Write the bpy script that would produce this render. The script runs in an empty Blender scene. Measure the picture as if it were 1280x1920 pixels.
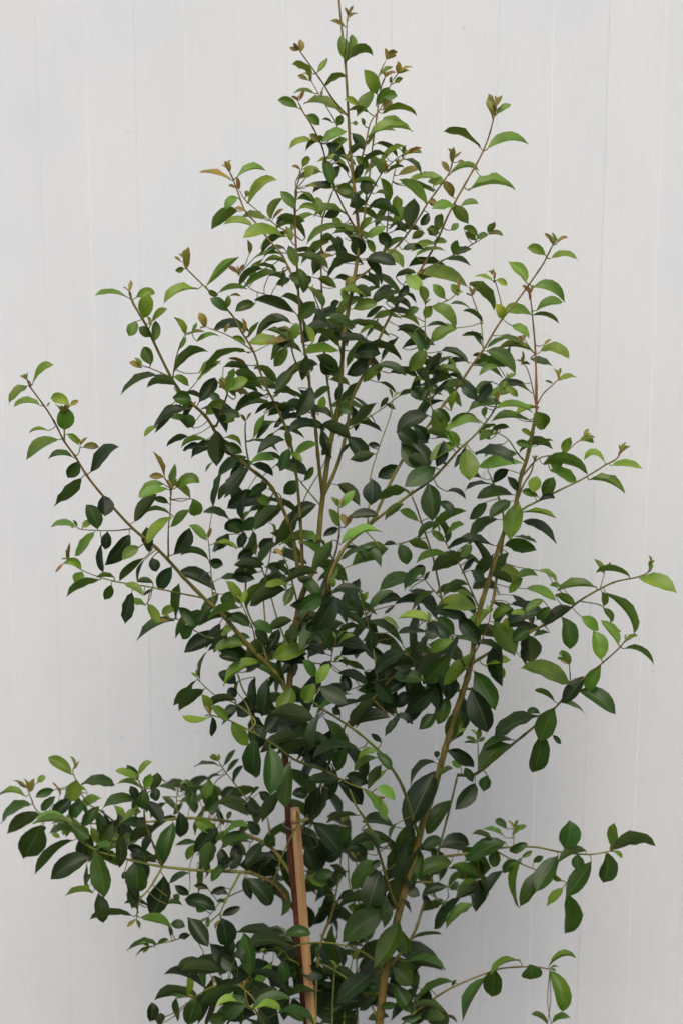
import bpy, bmesh, math, random
from mathutils import Vector, Matrix
R = math.radians
random.seed(7)
scene = bpy.context.scene
col = scene.collection

# ---------------------------------------------------------------- camera
CAM = Vector((0.0, -2.1, 1.7))
PITCH = R(10.5)
cd = bpy.data.cameras.new("camera")
cd.sensor_fit = 'VERTICAL'; cd.sensor_height = 36.0; cd.sensor_width = 24.0
cd.lens = 50.0; cd.clip_start = 0.05; cd.clip_end = 200.0
cam = bpy.data.objects.new("camera", cd); col.objects.link(cam)
cam.location = CAM; cam.rotation_euler = (R(90) - PITCH, 0, 0)
cd.dof.use_dof = True; cd.dof.focus_distance = 2.08; cd.dof.aperture_fstop = 2.8
scene.camera = cam

# ---------------------------------------------------------------- daylight
SUN_EL, SUN_AZ = R(60), R(184)          # azimuth measured from +Y, clockwise
w = bpy.data.worlds.new("World"); scene.world = w; w.use_nodes = True
nt = w.node_tree; nt.nodes.clear()
sky = nt.nodes.new("ShaderNodeTexSky"); sky.sky_type = 'NISHITA'; sky.sun_disc = False
sky.sun_elevation = SUN_EL; sky.sun_rotation = SUN_AZ
sky.air_density = 1.0; sky.dust_density = 6.0; sky.ozone_density = 0.6
bg = nt.nodes.new("ShaderNodeBackground"); bg.inputs[1].default_value = 0.15
wo = nt.nodes.new("ShaderNodeOutputWorld")
nt.links.new(sky.outputs[0], bg.inputs[0]); nt.links.new(bg.outputs[0], wo.inputs[0])
sd = bpy.data.lights.new("sun", 'SUN'); sd.energy = 0.6; sd.angle = R(45); sd.color = (1.0, 0.975, 0.94)
so = bpy.data.objects.new("sun", sd); col.objects.link(so)
sv = Vector((math.sin(SUN_AZ) * math.cos(SUN_EL), math.cos(SUN_AZ) * math.cos(SUN_EL), math.sin(SUN_EL)))
so.rotation_euler = sv.to_track_quat('Z', 'Y').to_euler(); so.location = (0, -2, 5)
scene.view_settings.view_transform = 'Standard'; scene.view_settings.look = 'None'
scene.view_settings.gamma = 1.0; scene.view_settings.exposure = 0.33

# ---------------------------------------------------------------- helpers
FPX = 50.0 / 36.0 * 1920.0
FW = Vector((0, math.cos(PITCH), -math.sin(PITCH))); UP = Vector((0, math.sin(PITCH), math.cos(PITCH)))
def at(px, py, Y):
    """a point of the place seen at (px, py) of the 1280x1920 photograph, Y metres behind the trunk"""
    d = FW + Vector((1, 0, 0)) * ((px - 640) / FPX) - UP * ((py - 960) / FPX)
    return CAM + d * ((Y - CAM.y) / d.y)
def mpp(P):
    return (P - CAM).dot(FW) / FPX
def tag(o, label=None, cat=None, group=None, kind=None):
    if label: o['label'] = label
    if cat: o['category'] = cat
    if group: o['group'] = group
    if kind: o['kind'] = kind
    return o
def empty(name, loc):
    o = bpy.data.objects.new(name, None); col.objects.link(o); o.location = loc
    o.empty_display_size = 0.05
    return o
def link(name, me, parent=None):
    o = bpy.data.objects.new(name, me); col.objects.link(o)
    if parent: o.parent = parent
    return o

def nodes_of(name):
    m = bpy.data.materials.new(name); m.use_nodes = True
    t = m.node_tree; t.nodes.clear()
    out = t.nodes.new("ShaderNodeOutputMaterial")
    return m, t, out
def N(t, typ, **kw):
    n = t.nodes.new(typ)
    for k, v in kw.items():
        if k.startswith('i_'): n.inputs[k[2:].replace('_', ' ')].default_value = v
        else: setattr(n, k, v)
    return n
def ramp(t, fac, stops):
    r = t.nodes.new("ShaderNodeValToRGB"); e = r.color_ramp.elements
    while len(e) < len(stops): e.new(0.5)
    for el, (p, c) in zip(e, stops):
        el.position = p; el.color = (c[0], c[1], c[2], 1)
    t.links.new(fac, r.inputs[0]); return r.outputs[0]
def mth(t, op, a, b=None, c=None, clamp=False):
    n = t.nodes.new("ShaderNodeMath"); n.operation = op; n.use_clamp = clamp
    for i, v in enumerate((a, b, c)):
        if v is None: continue
        if isinstance(v, (int, float)): n.inputs[i].default_value = v
        else: t.links.new(v, n.inputs[i])
    return n.outputs[0]
def mix(t, fac, a, b, mode='MIX'):
    n = t.nodes.new("ShaderNodeMix"); n.data_type = 'RGBA'; n.blend_type = mode
    for i, v in ((0, fac), (6, a), (7, b)):
        if isinstance(v, (int, float)): n.inputs[i].default_value = v
        elif isinstance(v, tuple): n.inputs[i].default_value = (v[0], v[1], v[2], 1)
        else: t.links.new(v, n.inputs[i])
    return n.outputs[2]

# ---------------------------------------------------------------- materials
def leaf_material():
    m, t, out = nodes_of("leaf_green")
    at_ = N(t, "ShaderNodeAttribute", attribute_name="tint")
    uv = N(t, "ShaderNodeUVMap", uv_map="leaf_uv")
    sp = N(t, "ShaderNodeSeparateXYZ"); t.links.new(uv.outputs[0], sp.inputs[0])
    ax = mth(t, 'ABSOLUTE', sp.outputs[0])                        # 0 midrib .. 1 margin
    rib = mth(t, 'SUBTRACT', 1.0, mth(t, 'MULTIPLY', ax, 11.0), clamp=True)
    ph = mth(t, 'SUBTRACT', mth(t, 'MULTIPLY', sp.outputs[1], 62.0), mth(t, 'MULTIPLY', ax, 14.0))
    lat = mth(t, 'POWER', mth(t, 'ABSOLUTE', mth(t, 'SINE', ph)), 14.0)
    tc = N(t, "ShaderNodeTexCoord")
    nz = N(t, "ShaderNodeTexNoise", i_Scale=55.0, i_Detail=3.0); t.links.new(tc.outputs['Object'], nz.inputs['Vector'])
    nz2 = N(t, "ShaderNodeTexNoise", i_Scale=420.0, i_Detail=2.0); t.links.new(tc.outputs['Object'], nz2.inputs['Vector'])
    base = mix(t, 1.0, at_.outputs[0], ramp(t, nz.outputs[0], [(0.3, (.82, .84, .85)), (0.7, (1.14, 1.12, 1.1))]), 'MULTIPLY')
    base = mix(t, 1.0, base, ramp(t, nz2.outputs[0], [(0.35, (.93, .93, .93)), (0.65, (1.06, 1.06, 1.06))]), 'MULTIPLY')
    vo = N(t, "ShaderNodeTexNoise", i_Scale=24.0, i_Detail=1.0); t.links.new(tc.outputs['Object'], vo.inputs['Vector'])
    yel = mth(t, 'MULTIPLY', mth(t, 'SUBTRACT', vo.outputs[0], 0.50, clamp=True), 2.6, clamp=True)
    base = mix(t, yel, base, mix(t, 1.0, base, (1.75, 1.35, .8), 'MULTIPLY'))
    spk = N(t, "ShaderNodeTexNoise", i_Scale=330.0, i_Detail=1.0); t.links.new(tc.outputs['Object'], spk.inputs['Vector'])
    base = mix(t, mth(t, 'MULTIPLY', mth(t, 'SUBTRACT', spk.outputs[0], 0.74, clamp=True), 7.0, clamp=True), base, (.13, .10, .04))
    ribc = mix(t, 0.6, base, (0.20, 0.26, 0.09))
    base = mix(t, mth(t, 'MULTIPLY', lat, 0.10), base, ribc)
    base = mix(t, mth(t, 'MULTIPLY', rib, 0.42), base, ribc)
    geo = N(t, "ShaderNodeNewGeometry")
    under = mix(t, 0.30, base, (0.11, 0.15, 0.055))
    colr = mix(t, geo.outputs['Backfacing'], base, under)
    b = N(t, "ShaderNodeBsdfPrincipled")
    t.links.new(colr, b.inputs['Base Color'])
    rg = mth(t, 'ADD', mth(t, 'MULTIPLY', geo.outputs['Backfacing'], 0.22), mth(t, 'ADD', 0.33, mth(t, 'MULTIPLY', nz.outputs[0], 0.16)))
    t.links.new(rg, b.inputs['Roughness'])
    b.inputs['Specular IOR Level'].default_value = 0.34
    bh = mth(t, 'SUBTRACT', mth(t, 'MULTIPLY', nz2.outputs[0], 0.15), mth(t, 'ADD', mth(t, 'MULTIPLY', rib, 0.8), mth(t, 'MULTIPLY', lat, 0.2)))
    bp = N(t, "ShaderNodeBump", i_Strength=0.35, i_Distance=0.0008); t.links.new(bh, bp.inputs['Height'])
    t.links.new(bp.outputs[0], b.inputs['Normal'])
    tr = N(t, "ShaderNodeBsdfTranslucent")
    t.links.new(mix(t, 1.0, colr, (1.5, 1.6, 0.7), 'MULTIPLY'), tr.inputs[0])
    mx = N(t, "ShaderNodeMixShader"); mx.inputs[0].default_value = 0.26
    t.links.new(b.outputs[0], mx.inputs[1]); t.links.new(tr.outputs[0], mx.inputs[2])
    t.links.new(mx.outputs[0], out.inputs[0])
    return m
def bark_material():
    m, t, out = nodes_of("young_bark")
    a = N(t, "ShaderNodeAttribute", attribute_name="tint")
    tc = N(t, "ShaderNodeTexCoord")
    mp = N(t, "ShaderNodeMapping"); mp.inputs['Scale'].default_value = (1, 1, 0.12); t.links.new(tc.outputs['Object'], mp.inputs[0])
    nz = N(t, "ShaderNodeTexNoise", i_Scale=260.0, i_Detail=4.0); t.links.new(mp.outputs[0], nz.inputs['Vector'])
    n2 = N(t, "ShaderNodeTexNoise", i_Scale=28.0, i_Detail=2.0); t.links.new(tc.outputs['Object'], n2.inputs['Vector'])
    c = mix(t, 1.0, a.outputs[0], ramp(t, nz.outputs[0], [(0.3, (.66, .64, .62)), (0.7, (1.25, 1.25, 1.25))]), 'MULTIPLY')
    c = mix(t, 1.0, c, ramp(t, n2.outputs[0], [(0.35, (.8, .8, .8)), (0.65, (1.15, 1.13, 1.1))]), 'MULTIPLY')
    b = N(t, "ShaderNodeBsdfPrincipled", i_Roughness=0.62)
    b.inputs['Specular IOR Level'].default_value = 0.3
    t.links.new(c, b.inputs['Base Color'])
    bp = N(t, "ShaderNodeBump", i_Strength=0.5, i_Distance=0.001); t.links.new(nz.outputs[0], bp.inputs['Height'])
    t.links.new(bp.outputs[0], b.inputs['Normal'])
    t.links.new(b.outputs[0], out.inputs[0]); return m
def wall_material(name, paint, dirt=1.0):
    m, t, out = nodes_of(name)
    geo = N(t, "ShaderNodeNewGeometry")
    oi = N(t, "ShaderNodeObjectInfo")
    mp = N(t, "ShaderNodeMapping"); mp.inputs['Scale'].default_value = (1, 1, 0.06); t.links.new(geo.outputs['Position'], mp.inputs[0])
    gr = N(t, "ShaderNodeTexNoise", i_Scale=420.0, i_Detail=3.0, i_Roughness=0.6); t.links.new(mp.outputs[0], gr.inputs['Vector'])
    bl = N(t, "ShaderNodeTexNoise", i_Scale=4.2, i_Detail=4.0, i_Roughness=0.55); t.links.new(geo.outputs['Position'], bl.inputs['Vector'])
    mp2 = N(t, "ShaderNodeMapping"); mp2.inputs['Scale'].default_value = (1, 1, 0.25); mp2.inputs['Location'].default_value = (3, 1, 7); t.links.new(geo.outputs['Position'], mp2.inputs[0])
    b2 = N(t, "ShaderNodeTexNoise", i_Scale=9.0, i_Detail=5.0, i_Roughness=0.6); t.links.new(mp2.outputs[0], b2.inputs['Vector'])
    c = mix(t, 1.0, paint, ramp(t, bl.outputs[0], [(0.36, (.972, .98, .992)), (0.5, (1, 1, 1)), (0.66, (1.008, 1.0, .985))]), 'MULTIPLY')
    c = mix(t, 1.0, c, ramp(t, b2.outputs[0], [(0.3, (.965, .97, .972)), (0.6, (1.0, 1.0, 1.0))]), 'MULTIPLY')
    c = mix(t, 1.0, c, ramp(t, gr.outputs[0], [(0.3, (.965, .965, .965)), (0.7, (1.015, 1.015, 1.015))]), 'MULTIPLY')
    c = mix(t, 1.0, c, ramp(t, oi.outputs['Random'], [(0.0, (.985, .99, .995)), (1.0, (1.01, 1.005, 1.0))]), 'MULTIPLY')
    sp = N(t, "ShaderNodeTexNoise", i_Scale=38.0, i_Detail=1.0); t.links.new(geo.outputs['Position'], sp.inputs['Vector'])
    spm = mth(t, 'MULTIPLY', mth(t, 'SUBTRACT', sp.outputs[0], 0.77, clamp=True), 4.0, clamp=True)
    c = mix(t, spm, c, (.42, .41, .38))
    b = N(t, "ShaderNodeBsdfPrincipled", i_Roughness=0.7); b.inputs['Specular IOR Level'].default_value = 0.25
    t.links.new(c, b.inputs['Base Color'])
    bp = N(t, "ShaderNodeBump", i_Strength=0.35, i_Distance=0.0006); t.links.new(gr.outputs[0], bp.inputs['Height'])
    t.links.new(bp.outputs[0], b.inputs['Normal'])
    t.links.new(b.outputs[0], out.inputs[0]); return m
def plain(name, c, rough=0.8, nscale=30.0, lo=.7, hi=1.25, stretch=1.0):
    m, t, out = nodes_of(name)
    tc = N(t, "ShaderNodeTexCoord")
    mp = N(t, "ShaderNodeMapping"); mp.inputs['Scale'].default_value = (1, 1, stretch); t.links.new(tc.outputs['Object'], mp.inputs[0])
    nz = N(t, "ShaderNodeTexNoise", i_Scale=nscale, i_Detail=5.0); t.links.new(mp.outputs[0], nz.inputs['Vector'])
    cc = mix(t, 1.0, c, ramp(t, nz.outputs[0], [(0.3, (lo,) * 3), (0.7, (hi,) * 3)]), 'MULTIPLY')
    b = N(t, "ShaderNodeBsdfPrincipled", i_Roughness=rough)
    t.links.new(cc, b.inputs['Base Color'])
    bp = N(t, "ShaderNodeBump", i_Strength=0.4, i_Distance=0.001); t.links.new(nz.outputs[0], bp.inputs['Height'])
    t.links.new(bp.outputs[0], b.inputs['Normal'])
    t.links.new(b.outputs[0], out.inputs[0]); return m
M_LEAF = leaf_material(); M_BARK = bark_material()
M_WALL = wall_material("white_wall_paint", (.742, .775, .782)); M_FILL = wall_material("fresh_joint_paint", (.80, .83, .83))
M_BACK = plain("wall_backing", (.42, .41, .38)); M_GROUND = plain("dark_gravel_ground", (.075, .072, .066), 0.95, 90.0)
M_TWINE = plain("garden_twine", (.10, .105, .05), 0.9, 400.0)
M_ADDED_HEDGE = plain("added_hedge_foliage", (.035, .065, .022), 0.6, 12.0)
M_CANE = plain("bamboo_cane", (.46, .27, .115), 0.65, 120.0, .62, 1.2, 0.05)
M_CUT = plain("cut_bamboo_end", (.34, .22, .12), 0.85, 300.0); M_NODE = plain("bamboo_node", (.11, .095, .055), 0.7, 200.0)

# ---------------------------------------------------------------- ground and wall
gm = bpy.data.meshes.new("ground"); gm.from_pydata([(-60, -60, 0), (60, -60, 0), (60, 60, 0), (-60, 60, 0)], [], [(0, 1, 2, 3)])
gm.materials.append(M_GROUND); tag(link("ground", gm), kind='structure')

# unseen row of foliage, added behind the camera to shade the lower wall
rh = random.Random(3); hv = []; hf = []
for i in range(26000):
    u = rh.random()
    c = Vector((rh.uniform(-5, 5), 0, 0)); top = rh.random() < 0.3
    c.z = 1.92 + rh.uniform(-.06, .04) if top else rh.uniform(0.02, 1.9)
    c.y = -3.7 + (rh.uniform(-.4, .4) if top else (.4 if rh.random() < .7 else -.4) + rh.uniform(-.07, .07))
    d = Vector((rh.gauss(0, 1), rh.gauss(0, 1), rh.gauss(0, 1))).normalized(); e = d.orthogonal().normalized()
    L = rh.uniform(.035, .06); k = len(hv)
    hv += [c - d * L, c + e * L * .42, c + d * L, c - e * L * .42]; hf.append((k, k + 1, k + 2, k + 3))
hm = bpy.data.meshes.new("added_hedge"); hm.from_pydata([tuple(v) for v in hv], [], hf); hm.materials.append(M_ADDED_HEDGE)
tag(link("added_hedge", hm), kind='stuff')

PSI = R(10.0); S0, BW, YW = -0.5457, 0.09010, 0.42
wall = empty("board_wall", (0, YW, 0)); wall.rotation_euler = (0, 0, -PSI)
tag(wall, "white painted wall of narrow vertical boards standing behind the shrub", "wall")
K0, K1, WH = -14, 27, 2.75
def box_mesh(name, x0, x1, y0, y1, z0, z1, mat, bev=0.0):
    bm = bmesh.new(); bmesh.ops.create_cube(bm, size=1.0)
    for v in bm.verts:
        v.co = Vector(((x0 + x1) / 2 + v.co.x * (x1 - x0), (y0 + y1) / 2 + v.co.y * (y1 - y0), (z0 + z1) / 2 + v.co.z * (z1 - z0)))
    if bev: bmesh.ops.bevel(bm, geom=[e for e in bm.edges if abs(e.verts[0].co.z - e.verts[1].co.z) > 0.1 and e.verts[0].co.y < (y0 + y1) / 2], offset=bev, segments=1, affect='EDGES')
    me = bpy.data.meshes.new(name); bm.to_mesh(me); bm.free(); me.materials.append(mat); return me
board_me = box_mesh("board", 0.00065, BW - 0.00065, 0.0, 0.012, 0, WH, M_WALL, 0.0006)
strip_me = box_mesh("joint_strip", -0.0018, 0.0018, -0.0009, 0.0110, 0, WH, M_FILL, 0.0008)
groove_me = box_mesh("groove_strip", -0.00062, 0.00062, 0.0008, 0.0110, 0, WH, M_WALL)
for k in range(K0, K1):
    b = link("board", board_me, wall)
    b.location = (S0 + k * BW, random.uniform(-0.0003, 0.0003), 0)
    left = k < 5
    light = (k % 2 == 1) if left else (k % 2 == 0)
    if light:
        s = link("joint_strip", strip_me, wall); s.location = (S0 + k * BW, 0, 0)
    else:                                                   # paint-filled groove, a little below the boards
        s = link("groove_strip", groove_me, wall); s.location = (S0 + k * BW, 0, 0)
bk = link("backing", box_mesh("backing", S0 + K0 * BW, S0 + K1 * BW, 0.0135, 0.06, 0, WH, M_BACK), wall)

# ---------------------------------------------------------------- traced data
STEMS = """
trunk|0 2|21 4|B O|582 2250 580 1960 572 1890 563 1780 555 1690 546 1600 539 1490 534 1390 541 1300 548 1235 560 1140 577 1090 593 1051 603 950 619 834 634 768 644 639 651 590 658 554 668 495 672 437 662 339 656 273 653 219 647 117 639 39 634 -15
stem|-3 2|21 7|N O|690 2250 709 1940 714 1890 720 1833 732 1774 748 1708 763 1653 784 1576 795 1531 814 1477 830 1418 841 1379 853 1336 868 1295 882 1245 890 1190 901 1135 917 1084 936 1022 950 985 964 955 975 897 987 860 997 812 1005 770
branch|a 5|6 2.5|R R|1005 770 1003 664 997 590 993 552
branch|a -7|8 4|O R|605 935 600 890 595 842 591 795 582 737 578 698 567 632 561 573 557 495 553 409 555 352
branch|a 5|8 3|O R|606 940 625 890 638 854 650 807 660 748 693 678 721 612 752 558 785 510 815 459 839 404 862 361 905 283 924 224 926 193
branch|a 9|5 3|O R|668 530 690 507 741 464 764 437 784 409 799 384 823 351 842 322 848 298
branch|a 8|4 3|O R|670 470 680 429 686 370 692 330 698 273 705 223 713 168 721 145
branch|a 4|4 2|O R|662 345 682 281 694 230 713 203 733 156 746 137
branch|a -5|4 2.5|O R|652 221 623 184 608 160 592 137 569 105 561 94
branch|a -8|4 3|O R|670 440 651 402 627 352 612 305 602 270 584 234 569 211 559 191
branch|a 3|3 2|O R|659 330 643 280 631 234 616 207 600 180 584 152 580 143
branch|a 8|6 3|O G|628 800 613 709 607 639 604 566 602 495 604 417 614 385 625 355
branch|a -4|5 2|O O|643 680 637 652 616 605 600 581 585 545
branch|a -2|9 5|O O|563 1085 556 1048 548 1000 529 951 505 908 469 878 440 855 422 843 391 787 363 759 340 736 320 705 293 650 273 607 250 568 243 545
branch|a -6|8 3|O O|568 1090 564 990 556 893 546 834 535 799 517 760 501 729 488 697 476 660 455 625 434 589 389 542 350 503 345 485
branch|a 3|5 3|O R|560 540 530 480 506 452 479 417 459 394 440 343 428 316
branch|a 8|3 2|O R|554 440 522 425 506 413 463 378 448 355
branch|a 6|3 2|O R|560 600 534 566 502 553 471 542 448 515
branch|a -12|4 3|O O|579 710 560 690 548 659 543 627
branch|a -3|4 3|G O|470 872 462 840 460 807 461 790
branch|a -5|12 3|O R|549 1305 517 1262 482 1227 449 1190 414 1148 390 1128 351 1089 316 1050 289 1023 250 991 207 945 168 898 141 855 121 827 102 790 82 759 59 728 51 712
branch|a -12|4 2|G G|380 1120 336 1112 273 1099 211 1089 156 1070 129 1050
branch|a 2|3 2|G G|250 991 211 995 156 993 145 988
branch|a -9|4 2|O G|320 1052 316 995 319 964 322 917
branch|a -1|3 2|O G|402 1136 396 1073 392 1022 390 1010
branch|a 6|5 3|O G|500 1250 486 1190 463 1140 461 1073 455 1011 455 976
branch|a 9|4 2|O G|498 1190 494 1106 504 1055 513 1001
branch|a -9|4 2|G O|482 1227 476 1185 466 1161 451 1126
branch|a 0|4 2|O O|470 1212 430 1200 391 1195 363 1181 335 1162 320 1160
branch|a -24|7 3|O R|550 1210 568 1160 607 1118 613 1079 627 1044 636 997 634 950
branch|a -10|9 3|O G|609 1116 627 1060 655 1015 693 983 736 950 767 928 806 901 830 877 861 842 893 812 925 770 936 738 948 711
branch|a 0|8 3|O R|660 1010 695 980 724 920 752 866 780 824 803 797 831 758 862 719 882 688 905 656 936 605 964 570 987 539 1014 500 1022 486 1036 458
branch|a -4|3 2|G G|826 765 809 766 803 719 798 676 796 598 797 570
branch|a -4|3 2|O O|797 578 839 563 855 550
branch|a 0|4 2|G G|690 985 692 930 695 889 709 842 720 811 732 776 736 748
branch|a 5|3 2|G G|643 805 670 795 713 768 744 745 775 725
branch|a -4|4 2|O R|880 1255 885 1233 905 1195 916 1165 918 1150
branch|a 9|7 4|O G|903 1170 921 1135 930 1084 940 1030 944 975 935 935 920 895
branch|a 0|5 3|G R|950 985 979 955 1007 940 1046 920 1093 897 1132 873 1155 860 1163 845
branch|a 6|4 2|O R|975 900 1010 859 1053 852 1077 832 1095 820
branch|a -6|7 3|O O|884 1245 920 1222 960 1203 999 1182 1050 1155 1085 1127 1124 1104 1155 1090 1194 1082 1214 1073 1217 1060
branch|a 6|7 4|O G|724 1822 771 1758 791 1704 806 1653 820 1598 828 1570 845 1504 857 1453
branch|a -6|7 3|O R|857 1450 889 1452 925 1425 956 1399 999 1364 1042 1325 1069 1294 1124 1247 1159 1216 1172 1200
branch|a 0|6 3|O G|814 1610 870 1601 936 1590 999 1588 1053 1598 1104 1602 1143 1596
branch|a 3|5 3|O G|765 1655 806 1655 845 1664 882 1680
branch|a 2|4 2|G O|925 1592 960 1612 999 1629 1053 1651 1062 1656
branch|-6 -4|5 3|O R|715 1960 770 1905 803 1879 846 1852 905 1827 944 1815 999 1813 1030 1817
branch|a -13|8 4|O G|742 1704 732 1676 716 1618 701 1571 680 1530 668 1512 655 1480
branch|a -18|8 4|G G|784 1570 775 1540 755 1477 732 1437 712 1410 673 1375 634 1348 603 1328 570 1305
branch|a -3|6 4|O R|546 1600 590 1500 611 1445 638 1383 652 1355 690 1320 736 1270 770 1247 806 1223 830 1210
branch|a -10|6 3|G G|607 1445 556 1426 517 1398 478 1375 431 1351 395 1340
branch|a -2|4 2|O G|478 1350 440 1318 406 1305 375 1278 370 1270
branch|a 2|3 2|G G|478 1375 465 1325 445 1298
branch|a -16|5 3|O G|607 1445 654 1469 693 1484 705 1495
branch|a 2|4 3|G G|712 1300 707 1286 705 1255 699 1216 689 1169 683 1145 677 1128
branch|a 2|6 3|O R|850 1290 838 1240 835 1180 827 1123 811 1045 792 987 780 951 771 930
branch|a -4|4 2|G O|900 1140 893 1131 862 1061 835 1018 822 1000
branch|a -15|5 3|O O|880 1262 858 1225 846 1194 820 1170 807 1162
branch|a -2|9 4|B G|555 1705 548 1700 517 1661 478 1639 451 1635 400 1633 383 1633 305 1625 250 1614 203 1602 176 1592 145 1571 135 1545
branch|a 12|9 3|O G|549 1640 517 1598 494 1579 455 1561 449 1544 391 1536 344 1534 289 1540 219 1544 137 1544
branch|a -8|5 3|O O|305 1625 289 1586 273 1543 270 1501 266 1477 258 1458
branch|a 4|4 2|O G|225 1543 188 1520 168 1509 156 1493 146 1470 137 1447 140 1437
branch|a 8|4 2|O R|137 1544 100 1535 70 1520 59 1497 51 1477
branch|a -5|4 2|G G|200 1602 209 1585 219 1559 230 1537 250 1525
branch|a -6|5 3|G G|305 1627 281 1665 262 1688 256 1723
branch|a -6|5 3|G G|451 1635 430 1676 414 1711 415 1725
branch|a 0|4 2|G G|500 1645 465 1665 418 1688 391 1719
branch|a 8|4 2|G G|505 1590 500 1530 469 1505 441 1470 422 1446 410 1427
branch|a 14|3 2|G G|344 1534 332 1520 332 1489 336 1475
branch|-2 -6|5 3|G G|510 1662 518 1640 529 1606 545 1571 560 1543
branch|-4 9|8 4|O O|590 1930 594 1820 603 1762 619 1723 634 1688 670 1661
branch|a -9|5 3|G G|722 1825 700 1800 673 1782 642 1772 603 1767 568 1770 533 1782
branch|a 2|5 3|G G|680 1860 642 1829 611 1811 584 1801
branch|0 12|5 3|G G|670 1960 668 1800 666 1770 672 1700 670 1640 667 1610
branch|a 12|4 3|G G|622 1720 631 1670 638 1618 642 1570 643 1540
branch|a 14|4 2|G G|668 1720 655 1660 652 1600 650 1570
branch|a 2|5 3|G G|712 1925 689 1871 677 1852 715 1820
branch|-2 2|4 3|G G|623 1960 623 1903 625 1852 627 1821
branch|-14 -22|6 3|G G|530 2000 500 1930 478 1893 466 1885 459 1856
branch|a -3|5 3|B G|566 1830 560 1809 541 1797 531 1782 500 1780
branch|a -2|3 2|G G|412 1712 380 1740 352 1754 324 1764 297 1770 281 1775
branch|a 4|3 2|G G|962 1588 962 1586 963 1570 962 1552
branch|a -8|3 2|G O|1071 1292 1067 1251 1065 1245
branch|a -3|3 2|G G|895 1452 895 1395 893 1380
branch|a 4|3 2|G R|905 656 901 605 887 563 884 555
branch|a 2|3 2|G R|938 600 938 566 930 535 923 516
branch|a 6|3 2|R O|1006 772 999 734 989 695 979 680
branch|a 0|3 2|R O|1006 766 1018 738 1034 723 1046 711
branch|a 1|4 2|G O|982 868 971 852 952 824 932 812
branch|a 2|3 2|O R|1003 660 995 656 983 637
branch|a 3|5 3|O R|965 950 979 912 995 885 1000 865
branch|a -6|3 2|G O|324 710 326 697 332 665 346 630 360 622
branch|a -7|3 2|G O|478 665 469 654 430 630 387 613
branch|a -6|5 3|O R|392 800 406 798 414 775 426 740 427 725
branch|a 0|3 2|O G|320 705 316 705 289 693 266 685
branch|a -5|4 2|G R|121 827 121 798 117 775
branch|a -1|3 2|G O|143 858 148 850 151 835
branch|a 8|4 2|G O|785 512 803 501 842 482 885 458 916 439
branch|a 3|4 2|O R|684 380 713 328 740 300 756 289
branch|a 12|4 2|G R|712 490 722 460 725 429 729 380 737 332 743 310
branch|a 8|3 2|R R|712 165 709 144 723 113
branch|a 2|4 2|G G|601 950 568 909 550 885
branch|a 4|3 2|G G|560 980 572 932 607 870 615 834
branch|a 2|4 2|G G|530 955 525 928 500 915
branch|a -6|3 2|G G|612 1245 623 1223 630 1196
branch|a 5|3 2|G G|828 1126 803 1096 792 1080
branch|a 6|4 2|G G|738 1268 689 1282 654 1294
branch|a -7|2.5 2|G R|645 100 649 75 650 45 651 30
branch|a 2|3 2|G R|1124 1104 1131 1080 1132 1072
branch|a 2|3 2|G R|1085 1132 1130 1138 1150 1180
branch|a -4|4 2|O G|838 1400 850 1385 858 1375
branch|a -6|5 3|O G|500 1960 480 1880 440 1845 400 1850 365 1870
branch|a 5|5 3|G G|640 1960 648 1870 660 1800
branch|a 3|4 3|G G|560 1330 500 1340 460 1300 445 1260
branch|a 8|4 3|G G|548 1240 520 1160 500 1090 480 1040
branch|a -4|4 3|G G|560 1140 545 1080 530 1040
branch|a 10|5 3|O G|600 1000 640 1080 650 1160 640 1230
"""
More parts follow.
